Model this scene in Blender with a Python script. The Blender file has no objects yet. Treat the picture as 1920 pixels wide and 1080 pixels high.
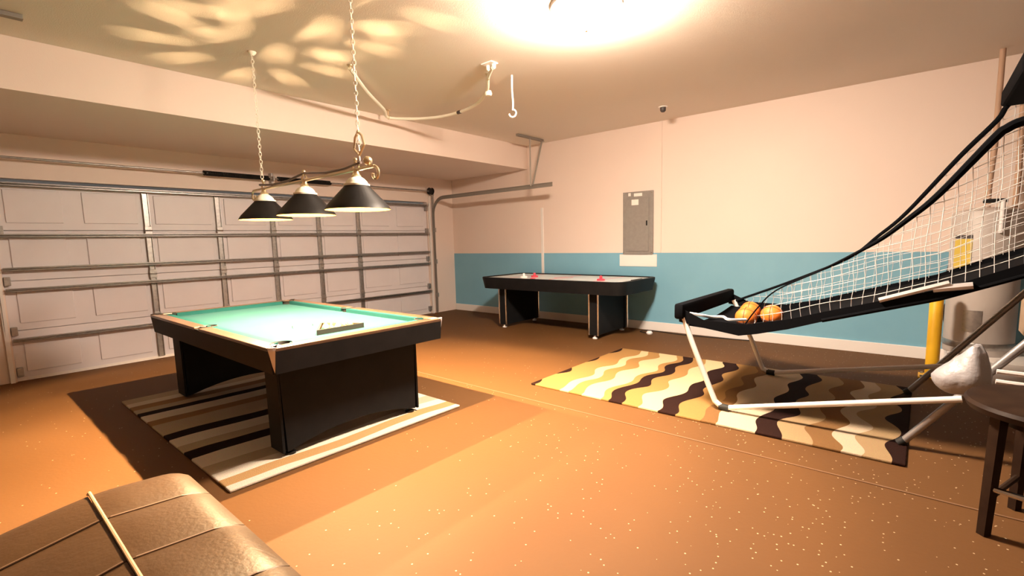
import bpy, bmesh, math, random
from mathutils import Vector, Matrix
random.seed(7)
scn = bpy.context.scene
col = scn.collection
PI = math.pi

# ------------------------------------------------------------------ camera
yaw, pitch, roll = 0.7008987, -0.1151725, -0.0244532
F, CX, CY = 901.69, 973.30, 556.37
f0 = Vector((-math.sin(yaw), math.cos(yaw), 0)); r0 = Vector((math.cos(yaw), math.sin(yaw), 0)); u0 = Vector((0, 0, 1))
fw = math.cos(pitch)*f0 + math.sin(pitch)*u0
up = -math.sin(pitch)*f0 + math.cos(pitch)*u0
rt = math.cos(roll)*r0 + math.sin(roll)*up
up2 = -math.sin(roll)*r0 + math.cos(roll)*up
cd = bpy.data.cameras.new('camera'); cam = bpy.data.objects.new('camera', cd); col.objects.link(cam)
cd.sensor_width = 36; cd.lens = F/1920*36
cd.shift_x = (960-CX)/1920; cd.shift_y = (CY-540)/1920
cd.clip_start = 0.05
M3 = Matrix((rt, up2, -fw)).transposed()
cam.matrix_world = Matrix.Translation((0, 0, 1.35)) @ M3.to_4x4()
scn.camera = cam

# ------------------------------------------------------------------ world, exposure
w = bpy.data.worlds.new('world'); scn.world = w; w.use_nodes = True
bg = w.node_tree.nodes['Background']; bg.inputs[0].default_value = (0.9, 0.8, 0.7, 1); bg.inputs[1].default_value = 0.1
vs = scn.view_settings
vs.view_transform = 'Standard'; vs.look = 'None'; vs.gamma = 1; vs.use_curve_mapping = False
vs.exposure = 0.18
DOME_POWER = 560.0       # ceiling dome, emission strength
BULB_POWER = 195000.0      # lamp bulbs over the pool table, emission strength
REAR_WATTS = 8.0       # added fill light behind the camera

def area(name, loc, rot, size, watts, colr):
    ld = bpy.data.lights.new(name, 'AREA'); ld.shape = 'DISK'; ld.size = size; ld.energy = watts; ld.color = colr
    o = bpy.data.objects.new(name, ld); col.objects.link(o); o.location = loc; o.rotation_euler = rot
    return o
area('rear_fill_light', (0.9, -0.9, 2.9), (0, 0, 0), 0.5, REAR_WATTS, (1, 0.83, 0.62))  # invented fill lamp, unseen; no fixture is known at this spot

# ------------------------------------------------------------------ materials
def mat(name, c, rough=0.5, metal=0.0, emit=None, es=0.0, spec=0.5, noise=None, bump=None, coat=0.0, alpha=None, trans=0.0):
    m = bpy.data.materials.new(name); m.use_nodes = True
    nt = m.node_tree; b = nt.nodes['Principled BSDF']
    b.inputs['Base Color'].default_value = (*c, 1); b.inputs['Roughness'].default_value = rough
    b.inputs['Metallic'].default_value = metal
    b.inputs['Specular IOR Level'].default_value = spec
    b.inputs['Coat Weight'].default_value = coat
    if trans: b.inputs['Transmission Weight'].default_value = trans
    if emit: b.inputs['Emission Color'].default_value = (*emit, 1); b.inputs['Emission Strength'].default_value = es
    if noise:                                   # (scale, second colour, low, high)
        tc = nt.nodes.new('ShaderNodeTexCoord'); n = nt.nodes.new('ShaderNodeTexNoise'); n.inputs['Scale'].default_value = noise[0]; n.inputs['Detail'].default_value = 4
        nt.links.new(tc.outputs['Object'], n.inputs['Vector'])
        r = nt.nodes.new('ShaderNodeMapRange'); r.inputs['From Min'].default_value = noise[2]; r.inputs['From Max'].default_value = noise[3]
        nt.links.new(n.outputs['Fac'], r.inputs['Value'])
        mx = nt.nodes.new('ShaderNodeMix'); mx.data_type = 'RGBA'; mx.inputs['A'].default_value = (*c, 1); mx.inputs['B'].default_value = (*noise[1], 1)
        nt.links.new(r.outputs['Result'], mx.inputs['Factor']); nt.links.new(mx.outputs['Result'], b.inputs['Base Color'])
    if bump:                                    # (scale, strength, distance)
        tc = nt.nodes.new('ShaderNodeTexCoord'); n = nt.nodes.new('ShaderNodeTexNoise'); n.inputs['Scale'].default_value = bump[0]; n.inputs['Detail'].default_value = 3
        nt.links.new(tc.outputs['Object'], n.inputs['Vector'])
        bp = nt.nodes.new('ShaderNodeBump'); bp.inputs['Strength'].default_value = bump[1]; bp.inputs['Distance'].default_value = bump[2]
        nt.links.new(n.outputs['Fac'], bp.inputs['Height']); nt.links.new(bp.outputs['Normal'], b.inputs['Normal'])
    return m

M = {}
M['cream'] = mat('cream_wall_paint', (0.82, 0.69, 0.62), 0.6, bump=(160, 0.15, 0.003), noise=(1.2, (0.84, 0.71, 0.635), 0.3, 0.7))
M['tan'] = mat('tan_wall_paint', (0.34, 0.26, 0.20), 0.7)
M['ceil'] = mat('ceiling_paint', (0.78, 0.71, 0.63), 0.75, bump=(120, 0.3, 0.004))
M['blue'] = mat('blue_wall_paint', (0.19, 0.43, 0.58), 0.5, bump=(160, 0.15, 0.003), noise=(2.5, (0.21, 0.46, 0.61), 0.3, 0.7))
M['white'] = mat('white_gloss_paint', (0.86, 0.82, 0.79), 0.4)
M['door'] = mat('garage_door_enamel', (0.80, 0.76, 0.79), 0.45, noise=(3, (0.76, 0.72, 0.75), 0.3, 0.7))
M['galv'] = mat('galvanised_steel', (0.36, 0.34, 0.33), 0.38, 0.85, noise=(30, (0.46, 0.44, 0.42), 0.35, 0.65))
M['black'] = mat('black_laminate', (0.008, 0.009, 0.010), 0.5, spec=0.12, noise=(8, (0.012, 0.012, 0.013), 0.3, 0.7))
M['blackm'] = mat('black_metal', (0.01, 0.01, 0.01), 0.4, 0.3)
M['chrome'] = mat('chrome', (0.75, 0.74, 0.72), 0.2, 1.0)
M['alu'] = mat('satin_aluminium', (0.72, 0.70, 0.72), 0.35, 0.6)
M['cloth'] = mat('green_pool_cloth', (0.020, 0.070, 0.078), 0.95, spec=0.05, bump=(400, 0.2, 0.001), noise=(6, (0.022, 0.074, 0.083), 0.3, 0.7))
M['cushion'] = mat('green_cushion_cloth', (0.006, 0.052, 0.056), 0.9, spec=0.1)
M['railwood'] = mat('dark_brown_rail_laminate', (0.075, 0.040, 0.025), 0.32, noise=(14, (0.10, 0.055, 0.03), 0.35, 0.65), coat=0.4)
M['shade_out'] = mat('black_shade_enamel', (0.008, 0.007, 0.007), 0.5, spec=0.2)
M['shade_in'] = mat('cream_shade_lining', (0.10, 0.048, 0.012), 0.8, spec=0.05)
M['brass'] = mat('pale_brass', (0.78, 0.66, 0.45), 0.28, 0.9)
M['ivory'] = mat('ivory_glass', (0.95, 0.90, 0.75), 0.35)
M['bulb'] = mat('lit_bulb', (1, 1, 1), 0.5, emit=(1, 0.68, 0.36), es=BULB_POWER)
M['dome'] = mat('lit_dome_glass', (1, 1, 1), 0.5, emit=(1, 0.80, 0.62), es=DOME_POWER)
M['leather'] = mat('dark_brown_leather', (0.058, 0.029, 0.012), 0.46, spec=0.35, bump=(60, 0.35, 0.004), noise=(5, (0.068, 0.035, 0.015), 0.3, 0.7))
M['piping'] = mat('tan_piping', (0.50, 0.36, 0.22), 0.5)
M['seam'] = mat('brown_stitching', (0.22, 0.13, 0.075), 0.5)
M['stool'] = mat('dark_walnut_stain', (0.022, 0.011, 0.007), 0.5, spec=0.12, noise=(12, (0.032, 0.017, 0.010), 0.35, 0.65))
M['tube'] = mat('white_powder_coated_tube', (0.82, 0.78, 0.76), 0.35)
M['greytube'] = mat('grey_steel_tube', (0.36, 0.34, 0.34), 0.35, 0.5)
M['nylon'] = mat('black_nylon', (0.005, 0.0055, 0.007), 0.85, spec=0.04)
M['net'] = mat('white_net_cord', (0.66, 0.65, 0.65), 0.8)
M['ball'] = mat('orange_ball_rubber', (0.90, 0.22, 0.03), 0.5, bump=(220, 0.4, 0.002))
M['seamblk'] = mat('black_ball_seam', (0.03, 0.02, 0.02), 0.6)
M['panelgrey'] = mat('grey_panel_enamel', (0.27, 0.25, 0.235), 0.45, 0.1, noise=(20, (0.30, 0.28, 0.26), 0.35, 0.65))
M['sticker'] = mat('white_paper_label', (0.85, 0.82, 0.78), 0.6)
M['yellow'] = mat('yellow_bollard_paint', (0.85, 0.48, 0.02), 0.45)
M['tank'] = mat('grey_tank_enamel', (0.50, 0.45, 0.42), 0.45)
M['label'] = mat('yellow_energy_label', (0.62, 0.46, 0.08), 0.6)
M['copper'] = mat('copper_pipe', (0.50, 0.33, 0.23), 0.6, 0.0)
M['bag'] = mat('white_plastic_bag', (0.36, 0.35, 0.37), 0.4, bump=(16, 0.45, 0.02), spec=0.6)
M['dull'] = mat('dull_zinc', (0.30, 0.27, 0.24), 0.65, 0.3)
M['carton'] = mat('tan_cardboard', (0.62, 0.46, 0.32), 0.8)
M['rubber'] = mat('black_rubber', (0.012, 0.012, 0.012), 0.7)
M['play'] = mat('white_play_surface', (0.84, 0.86, 0.84), 0.25)
M['redline'] = mat('red_marking', (0.7, 0.05, 0.06), 0.3)
M['redpl'] = mat('red_plastic', (0.75, 0.06, 0.10), 0.35)
M['whitepl'] = mat('white_plastic', (0.9, 0.88, 0.88), 0.35)
M['cordw'] = mat('cream_chain_sleeve', (0.90, 0.85, 0.72), 0.5)
M['dark'] = mat('dark_grey_plastic', (0.06, 0.05, 0.05), 0.5)
M['rackwood'] = mat('black_rack_plastic', (0.02, 0.018, 0.016), 0.4)

def floor_mat():
    m = bpy.data.materials.new('brown_speckled_floor_paint'); m.use_nodes = True
    nt = m.node_tree; b = nt.nodes['Principled BSDF']; L = nt.links
    tc = nt.nodes.new('ShaderNodeTexCoord')
    n = nt.nodes.new('ShaderNodeTexNoise'); n.inputs['Scale'].default_value = 1.3; n.inputs['Detail'].default_value = 6
    L.new(tc.outputs['Object'], n.inputs['Vector'])
    mx = nt.nodes.new('ShaderNodeMix'); mx.data_type = 'RGBA'
    mx.inputs['A'].default_value = (0.110, 0.050, 0.0165, 1); mx.inputs['B'].default_value = (0.130, 0.059, 0.0195, 1)
    L.new(n.outputs['Fac'], mx.inputs['Factor'])
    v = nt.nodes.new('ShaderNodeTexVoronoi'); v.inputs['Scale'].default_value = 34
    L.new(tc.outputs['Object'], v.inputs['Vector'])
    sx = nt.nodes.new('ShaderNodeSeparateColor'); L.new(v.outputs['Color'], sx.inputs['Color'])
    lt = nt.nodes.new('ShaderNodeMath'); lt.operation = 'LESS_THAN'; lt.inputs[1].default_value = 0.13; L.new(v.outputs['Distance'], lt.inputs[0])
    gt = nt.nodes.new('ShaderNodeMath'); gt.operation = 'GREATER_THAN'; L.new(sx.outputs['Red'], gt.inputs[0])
    # floor flecks, crowded towards the right as painted-in glints of light, sparse elsewhere
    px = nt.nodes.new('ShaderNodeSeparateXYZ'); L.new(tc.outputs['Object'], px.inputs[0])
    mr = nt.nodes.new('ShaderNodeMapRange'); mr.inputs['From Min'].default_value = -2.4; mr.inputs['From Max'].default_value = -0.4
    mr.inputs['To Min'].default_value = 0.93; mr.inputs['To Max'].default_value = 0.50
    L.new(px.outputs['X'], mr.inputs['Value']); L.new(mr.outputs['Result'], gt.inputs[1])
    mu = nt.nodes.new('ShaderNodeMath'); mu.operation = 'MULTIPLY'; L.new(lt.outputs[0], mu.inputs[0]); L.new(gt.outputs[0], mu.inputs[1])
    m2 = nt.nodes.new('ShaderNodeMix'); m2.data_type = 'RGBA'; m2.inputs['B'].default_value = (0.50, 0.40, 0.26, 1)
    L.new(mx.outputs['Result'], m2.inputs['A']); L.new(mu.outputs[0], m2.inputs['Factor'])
    L.new(m2.outputs['Result'], b.inputs['Base Color'])
    b.inputs['Roughness'].default_value = 0.68; b.inputs['Specular IOR Level'].default_value = 0.2
    bn = nt.nodes.new('ShaderNodeTexNoise'); bn.inputs['Scale'].default_value = 45; L.new(tc.outputs['Object'], bn.inputs['Vector'])
    bp = nt.nodes.new('ShaderNodeBump'); bp.inputs['Strength'].default_value = 0.25; bp.inputs['Distance'].default_value = 0.003
    L.new(bn.outputs['Fac'], bp.inputs['Height']); L.new(bp.outputs['Normal'], b.inputs['Normal'])
    return m
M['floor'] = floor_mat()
M['joint'] = mat('pale_joint_filler', (0.17, 0.09, 0.045), 0.45)

def rug_mat(name, stripes, amp, wl, seed):
    """stripes: list of (x_from, colour) along world X; boundaries wander with Y"""
    m = bpy.data.materials.new(name); m.use_nodes = True
    nt = m.node_tree; b = nt.nodes['Principled BSDF']; L = nt.links
    g = nt.nodes.new('ShaderNodeNewGeometry')
    sp = nt.nodes.new('ShaderNodeSeparateXYZ'); L.new(g.outputs['Position'], sp.inputs[0])
    def mth(op, a, bb):
        n = nt.nodes.new('ShaderNodeMath'); n.operation = op
        for i, q in enumerate((a, bb)):
            if q is None: continue
            if isinstance(q, (int, float)): n.inputs[i].default_value = q
            else: L.new(q, n.inputs[i])
        return n.outputs[0]
    ang = mth('ADD', mth('MULTIPLY', sp.outputs['Y'], 2*PI/wl), seed)
    wob = mth('MULTIPLY', mth('SINE', ang, None), amp)
    nz = nt.nodes.new('ShaderNodeTexNoise'); nz.inputs['Scale'].default_value = 2.2; nz.inputs['Detail'].default_value = 1
    L.new(g.outputs['Position'], nz.inputs['Vector'])
    wob2 = mth('MULTIPLY', mth('SUBTRACT', nz.outputs['Fac'], 0.5), amp*3.2)
    x = mth('ADD', mth('ADD', sp.outputs['X'], wob), wob2)
    x0 = stripes[0][0]; x1 = stripes[-1][0] + 0.15
    t = mth('DIVIDE', mth('SUBTRACT', x, x0), x1-x0)
    r = nt.nodes.new('ShaderNodeValToRGB'); r.color_ramp.interpolation = 'CONSTANT'
    el = r.color_ramp.elements
    for i, (xs, c) in enumerate(stripes):
        p = (xs-x0)/(x1-x0)
        e = el[i] if i < 2 else el.new(p)
        e.position = p; e.color = (*c, 1)
    L.new(t, r.inputs['Fac'])
    nn = nt.nodes.new('ShaderNodeTexNoise'); nn.inputs['Scale'].default_value = 160
    L.new(g.outputs['Position'], nn.inputs['Vector'])
    mx = nt.nodes.new('ShaderNodeMix'); mx.data_type = 'RGBA'; mx.blend_type = 'MULTIPLY'; mx.inputs['Factor'].default_value = 0.35
    L.new(r.outputs['Color'], mx.inputs['A']); L.new(nn.outputs['Color'], mx.inputs['B'])
    L.new(mx.outputs['Result'], b.inputs['Base Color'])
    b.inputs['Roughness'].default_value = 0.95; b.inputs['Specular IOR Level'].default_value = 0.1
    bp = nt.nodes.new('ShaderNodeBump'); bp.inputs['Strength'].default_value = 0.6; bp.inputs['Distance'].default_value = 0.006
    L.new(nn.outputs['Fac'], bp.inputs['Height']); L.new(bp.outputs['Normal'], b.inputs['Normal'])
    return m
GO = (0.36, 0.20, 0.07); PA = (0.60, 0.48, 0.28); DK = (0.022, 0.008, 0.006); BR = (0.22, 0.115, 0.045); TN = (0.38, 0.26, 0.14); CR = (0.58, 0.46, 0.33)
M['rug_wave'] = rug_mat('wavy_striped_pile', [(-3.2, DK), (-2.76, GO), (-2.50, PA), (-2.40, GO), (-2.27, PA), (-2.06, GO), (-1.99, DK), (-1.88, GO), (-1.74, PA),
      (-1.56, DK), (-1.41, GO), (-1.22, BR), (-1.13, CR), (-0.86, DK), (-0.70, TN), (-0.52, BR), (-0.39, CR), (-0.27, TN), (-0.12, DK), (0.3, DK)], 0.036, 0.52, 0.6)
GO, DK, BR, TN, CR = (0.50, 0.30, 0.13), (0.022, 0.010, 0.010), (0.34, 0.20, 0.10), (0.52, 0.42, 0.30), (0.76, 0.68, 0.56)
M['rug_stripe'] = rug_mat('gently_striped_pile', [(-5.6, TN), (-5.24, CR), (-5.12, BR), (-4.98, TN), (-4.86, DK), (-4.74, CR), (-4.56, BR), (-4.42, TN), (-4.13, DK), (-3.98, CR), (-3.80, TN),
      (-3.66, DK), (-3.52, CR), (-3.30, TN), (-3.16, CR), (-3.05, GO), (-2.93, CR), (-2.6, CR)], 0.016, 1.2, 2.4)

# ------------------------------------------------------------------ geometry helpers
class MB:
    def __init__(s): s.bm = bmesh.new()
    def box(s, c, d, rot=None, bev=0.0, taper=None):
        r = bmesh.ops.create_cube(s.bm, size=1); vs_ = r['verts']
        for v in vs_:
            v.co = Vector((v.co.x*d[0], v.co.y*d[1], v.co.z*d[2]))
            if taper and v.co.z < 0: v.co.x *= taper[0]; v.co.y *= taper[1]
        if bev > 0:
            es = list({e for v in vs_ for e in v.link_edges})
            rb = bmesh.ops.bevel(s.bm, geom=es, offset=bev, segments=2, affect='EDGES', profile=0.5)
            vs_ = list({v for f in rb['faces'] for v in f.verts} | {v for v in vs_ if v.is_valid})
        mt = Matrix.Translation(c) @ (rot.to_4x4() if rot else Matrix.Identity(4))
        for v in vs_: v.co = mt @ v.co
        return s
    def b2(s, a, b, bev=0.0):
        return s.box([(a[i]+b[i])/2 for i in range(3)], [abs(b[i]-a[i]) for i in range(3)], bev=bev)
    def tube(s, pts, r, seg=8, cap=True, closed=False):
        pts = [Vector(p) for p in pts]; rings = []; n = len(pts)
        ref = None
        for i, p in enumerate(pts):
            if closed: t = pts[(i+1) % n]-pts[i-1]
            else: t = (pts[min(i+1, n-1)]-pts[max(i-1, 0)])
            if t.length < 1e-9: t = Vector((0, 0, 1))
            t.normalize()
            if ref is None:
                ref = Vector((0, 0, 1)) if abs(t.z) < 0.9 else Vector((1, 0, 0))
            a = (ref - t*ref.dot(t)).normalized(); ref = a; bb = t.cross(a)
            rr = r[i] if isinstance(r, (list, tuple)) else r
            rings.append([s.bm.verts.new(p + rr*(math.cos(k*2*PI/seg)*a+math.sin(k*2*PI/seg)*bb)) for k in range(seg)])
        m = n if closed else n-1
        for i in range(m):
            A, B = rings[i], rings[(i+1) % n]
            for k in range(seg): s.bm.faces.new((A[k], A[(k+1) % seg], B[(k+1) % seg], B[k]))
        if cap and not closed:
            s.bm.faces.new(rings[0][::-1]); s.bm.faces.new(rings[-1])
        return s
    def lathe(s, prof, c=(0, 0, 0), seg=24, axis='Z', ribs=None):
        rings = []
        def P(r, z, a):
            x, y = r*math.cos(a), r*math.sin(a)
            q = {'Z': (x, y, z), 'X': (z, x, y), 'Y': (x, z, y)}[axis]
            return Vector(c)+Vector(q)
        for r, z in prof:
            if r < 1e-6: rings.append([s.bm.verts.new(P(0, z, 0))])
            else: rings.append([s.bm.verts.new(P(r, z, k*2*PI/seg)) for k in range(seg)])
        for i in range(len(rings)-1):
            A, B = rings[i], rings[i+1]
            for k in range(seg):
                k2 = (k+1) % seg
                q = ([A[k], A[k2]] if len(A) > 1 else [A[0]]) + ([B[k2], B[k]] if len(B) > 1 else [B[0]])
                if len(q) >= 3: s.bm.faces.new(q)
        return s
    def prism(s, poly, plane, a, b):
        """poly: 2D points; plane 'XZ' extruded along Y from a to b, 'YZ' along X, 'XY' along Z"""
        def P(q, h): return {'XZ': (q[0], h, q[1]), 'YZ': (h, q[0], q[1]), 'XY': (q[0], q[1], h)}[plane]
        A = [s.bm.verts.new(P(q, a)) for q in poly]; B = [s.bm.verts.new(P(q, b)) for q in poly]
        n = len(poly)
        s.bm.faces.new(A); s.bm.faces.new(B[::-1])
        for i in range(n): s.bm.faces.new((A[i], B[i], B[(i+1) % n], A[(i+1) % n]))
        return s
    def sphere(s, c, r, seg=16, sc=(1, 1, 1)):
        rr = bmesh.ops.create_uvsphere(s.bm, u_segments=seg, v_segments=max(6, seg//2), radius=r)
        for v in rr['verts']: v.co = Vector((v.co.x*sc[0], v.co.y*sc[1], v.co.z*sc[2]))+Vector(c)
        return s
    def make(s, name, m, parent=None, smooth=False, label=None, kind=None, at=None, solid=None):
        bmesh.ops.recalc_face_normals(s.bm, faces=s.bm.faces)
        me = bpy.data.meshes.new(name); 
        if at:                                       # set the object's origin there
            bmesh.ops.translate(s.bm, verts=s.bm.verts, vec=-Vector(at))
        s.bm.to_mesh(me); s.bm.free()
        for q in (m if isinstance(m, list) else [m]): me.materials.append(q)
        if smooth:
            me.shade_smooth()
            try: me.set_sharp_from_angle(angle=math.radians(38))
            except Exception: pass
        o = bpy.data.objects.new(name, me); col.objects.link(o)
        if at: o.location = at
        if parent:
            o.parent = parent
            o.matrix_parent_inverse = parent_inv(parent)
        if label: o['label'] = label
        if kind: o['kind'] = kind
        return o

def parent_inv(p):
    mt = Matrix.LocRotScale(p.location, p.rotation_euler, p.scale)
    q = p
    while q.parent:
        mt = q.matrix_parent_inverse @ mt
        q = q.parent
        mt = Matrix.LocRotScale(q.location, q.rotation_euler, q.scale) @ mt
    return mt.inverted()

def thing(name, label, cat, loc=(0, 0, 0), group=None):
    o = bpy.data.objects.new(name, None); o.empty_display_size = 0.1; col.objects.link(o); o.location = loc
    o['label'] = label; o['category'] = cat
    if group: o['group'] = group
    return o
def tag(o, label, cat, group=None):
    o['label'] = label; o['category'] = cat
    if group: o['group'] = group
    return o
def struct(o): o['kind'] = 'structure'; return o
def setmat(o, fn):
    for p in o.data.polygons: p.material_index = fn(p)

# ------------------------------------------------------------------ room shell
XW, YB, XR, YR, H = -7.25, 6.6, 3.2, -2.6, 2.96     # garage-door wall, blue wall, right wall, rear wall, ceiling
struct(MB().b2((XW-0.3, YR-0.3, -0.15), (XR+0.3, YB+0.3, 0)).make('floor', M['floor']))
fl = bpy.data.objects['floor']
MB().b2((XW+0.02, 3.085, -0.001), (XR, 3.099, 0.0035)).make('control_joint', M['joint'], fl)
struct(MB().b2((XW-0.3, YR-0.3, H), (XR+0.3, YB+0.3, H+0.12)).make('ceiling', M['ceil']))
# soffit over the garage door
struct(MB().b2((XW-0.3, YR, 2.57), (-5.31, YB, H-0.001)).make('trim_1', M['cream']))
bpy.data.objects['trim_1']['label'] = 'dropped soffit box above the garage door'
DY0, DY1, DZ = 0.36, 5.96, 2.12
mb = MB()
mb.b2((XW-0.12, YR, DZ), (XW, YB, 2.5695)); mb.b2((XW-0.12, DY1, 0), (XW, YB, DZ)); mb.b2((XW-0.12, YR, 0), (XW, DY0, DZ))
struct(mb.make('wall_left', M['cream']))
zb = 1.135
mb = MB(); mb.b2((XW-0.12, YB, 0), (XR, YB+0.12, zb)); mb.b2((XW-0.12, YB, zb), (XR, YB+0.12, H))
wb = mb.make('wall_back', [M['blue'], M['cream']]); struct(wb)
setmat(wb, lambda p: 1 if p.center.z > zb-0.001 and not (p.normal.z < -0.5) else 0)
struct(MB().b2((XR, YR, 0), (XR+0.12, YB, H)).make('wall_right', M['tan']))
struct(MB().b2((XW-0.12, YR-0.12, 0), (XR+0.12, YR, H)).make('wall_front', M['tan']))
bb = MB().b2((XW+0.02, YB-0.02, 0), (XR, YB, 0.125), bev=0.004).make('baseboard_back', M['white']); struct(bb)
b3 = MB().b2((XR-0.02, YR, 0), (XR, YB-0.02, 0.125)).make('baseboard_right', M['white']); struct(b3)
# white jamb trim beside the door, right and left
struct(MB().b2((XW, DY1+0.015, 0), (XW+0.03, DY1+0.05, 2.1)).b2((XW, DY0-0.05, 0), (XW+0.03, DY0-0.015, 2.1)).make('trim_2', M['white']))

# ------------------------------------------------------------------ garage door
door = struct(MB().b2((XW-0.075, DY0-0.01, 0.0), (XW-0.068, DY1+0.01, 2.09)).make('door_1', M['door']))
door['label'] = 'closed white sectional garage door with steel struts'
secz = [(0.02, 0.535), (0.54, 1.06), (1.065, 1.585), (1.59, 2.085)]
ys = [DY0, 0.97, 1.63, 2.41, 3.11, 3.80, 4.49, 5.19, DY1]
for z0, z1 in secz:
    sec = MB().b2((XW-0.067, DY0, z0), (XW-0.035, DY1, z1), bev=0.004).make('section', M['door'], door)
    for k in range(8):                       # embossed panel backs
        y0, y1 = ys[k]+0.085, ys[k+1]-0.085
        zc0, zc1 = z0+0.075, z1-0.075
        m = MB()
        m.box((XW-0.029, (y0+y1)/2, (zc0+zc1)/2), (0.014, y1-y0, zc1-zc0), bev=0.006)
        m.make('embossed_panel', M['door'], sec)
for k in (2, 3, 4, 5, 6):
    for z0, z1 in secz:
        m = MB(); y = ys[k]
        m.b2((XW-0.034, y-0.028, z0+0.012), (XW-0.012, y+0.028, z1-0.012), bev=0.002)
        m.b2((XW-0.012, y-0.030, z0+0.012), (XW+0.006, y-0.024, z1-0.012))
        m.b2((XW-0.012, y+0.024, z0+0.012), (XW+0.006, y+0.030, z1-0.012))
        m.make('stile', M['galv'], door)
for zs in (0.44, 0.967, 1.185, 1.53, 2.055):
    m = MB()
    m.b2((XW+0.006, DY0+0.01, zs-0.020), (XW+0.010, DY1-0.01, zs+0.020))
    m.b2((XW+0.010, DY0+0.01, zs+0.013), (XW+0.060, DY1-0.01, zs+0.016))
    m.b2((XW+0.010, DY0+0.01, zs-0.016), (XW+0.060, DY1-0.01, zs-0.013))
    m.b2((XW+0.056, DY0+0.01, zs-0.016), (XW+0.060, DY1-0.01, zs-0.008)).b2((XW+0.056, DY0+0.01, zs+0.008), (XW+0.060, DY1-0.01, zs+0.016))
    m.make('strut', M['galv'], door)
for k in (2, 3, 4, 5, 6):
    for zs in (0.537, 1.062, 1.587):
        m = MB(); m.box((XW+0.0, ys[k], zs), (0.016, 0.07, 0.10), bev=0.003); m.tube([(XW+0.012, ys[k]-0.035, zs), (XW+0.012, ys[k]+0.035, zs)], 0.008, 8)
        m.make('hinge', M['galv'], door)
for y in (DY0+0.03, DY1-0.03):
    for zs in (0.10, 0.537, 1.062, 1.587, 2.0):
        MB().box((XW-0.005, y, zs), (0.05, 0.05, 0.09), bev=0.004).make('roller_bracket', M['galv'], door)
MB().b2((XW-0.07, DY0, 0.0), (XW-0.03, DY1, 0.03)).make('bottom_seal', M['white'], door)

def track(y, lab, vis=True):
    t = thing('door_track', lab, 'track', (XW+0.05, y, 0))
    path = [(XW+0.05, y, 0.02), (XW+0.05, y, 1.88)]
    for k in range(1, 9):
        a = k/8*PI/2; path.append((XW+0.05+0.30*(1-math.cos(a)), y, 1.88+0.31*math.sin(a)))
    path.append((-4.40, y, 2.20))
    m = MB()
    PV = [Vector(p) for p in path]; NV = []
    for i in range(len(PV)):
        d = (PV[min(i+1, len(PV)-1)]-PV[max(i-1, 0)]).normalized(); NV.append(Vector((-d.z, 0, d.x)))
    for off in (-0.026, 0.026): m.tube([p+nv*off for p, nv in zip(PV, NV)], 0.008, 6)
    # channel web: flat ribbon between the two lips
    for i in range(len(path)-1):
        a, b = PV[i], PV[i+1]; o = Vector((0, 0.006, 0))
        va = [m.bm.verts.new(a-NV[i]*0.026+o), m.bm.verts.new(a+NV[i]*0.026+o), m.bm.verts.new(b+NV[i+1]*0.026+o), m.bm.verts.new(b-NV[i+1]*0.026+o)]
        m.bm.faces.new(va)
    m.make('rail', M['dull'], t, smooth=True)
    s = 1 if y > 3 else -1
    for zs in (0.35, 1.0, 1.6):
        MB().box((XW+0.025, y+s*0.03, zs), (0.06, 0.05, 0.08), bev=0.003).make('wall_bracket', M['galv'], t)
    MB().b2((XW+0.008, y+s*0.02-0.02, 0.02), (XW+0.035, y+s*0.02+0.02, 2.35)).make('jamb_angle', M['galv'], t)
    hg = MB()
    hg.b2((-4.82, y-0.33, H-0.035), (-4.78, y+0.31, H-0.002)); hg.b2((-4.785, y-0.33, H-0.037), (-4.76, y+0.31, H-0.032))
    hg.make('ceiling_angle', M['dull'], t)
    if vis: MB().tube([(-4.80, y+0.29, H-0.02), (-4.78, y+0.0, 2.205)], 0.018, 4).make('hanger', M['dull'], t)
    MB().tube([(-4.80, y-0.02, H-0.02), (-4.80, y-0.02, 2.205)], 0.014, 4).make('hanger', M['dull'], t)
track(6.06, 'galvanised track of the garage door beside the blue wall corner')
track(0.20, 'galvanised track of the garage door at the left edge of the photo', False)

t = thing('torsion_spring_shaft', 'long steel shaft with black coil spring above the garage door', 'spring shaft', (XW+0.12, 3.1, 2.31))
MB().tube([(XW+0.12, 0.28, 2.315), (XW+0.12, 6.02, 2.315)], 0.0125, 10).make('shaft', M['galv'], t, smooth=True)
for y0, y1 in ((2.24, 3.05), (3.17, 3.97)):
    m = MB(); n = 46; pts = []
    for k in range(n*10+1):
        a = k/10*2*PI; pts.append((XW+0.12+0.026*math.cos(a), y0+(y1-y0)*k/(n*10), 2.315+0.026*math.sin(a)))
    m.tube(pts, 0.0088, 5); m.make('coil_spring', M['blackm'], t, smooth=True)
MB().box((XW+0.045, 3.11, 2.315), (0.09, 0.03, 0.16), bev=0.004).box((XW+0.12, 3.11, 2.315), (0.07, 0.028, 0.07), bev=0.01).make('centre_bracket', M['galv'], t)
for y in (0.32, 5.96):
    MB().lathe([(0, -0.04), (0.062, -0.04), (0.066, -0.03), (0.050, -0.02), (0.050, 0.02), (0.066, 0.03), (0.062, 0.04), (0, 0.04)], (XW+0.12, y, 2.315), 20, 'Y').make('cable_drum', M['blackm'], t, smooth=True)
    s = 1 if y > 3 else -1
    MB().box((XW+0.07, y+s*0.06, 2.30), (0.13, 0.012, 0.12), bev=0.003).make('end_bracket', M['galv'], t)
    MB().tube([(XW+0.065, y, 2.30), (XW+0.02, y, 0.12)], 0.0025, 5).make('lift_cable', M['galv'], t)

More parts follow.
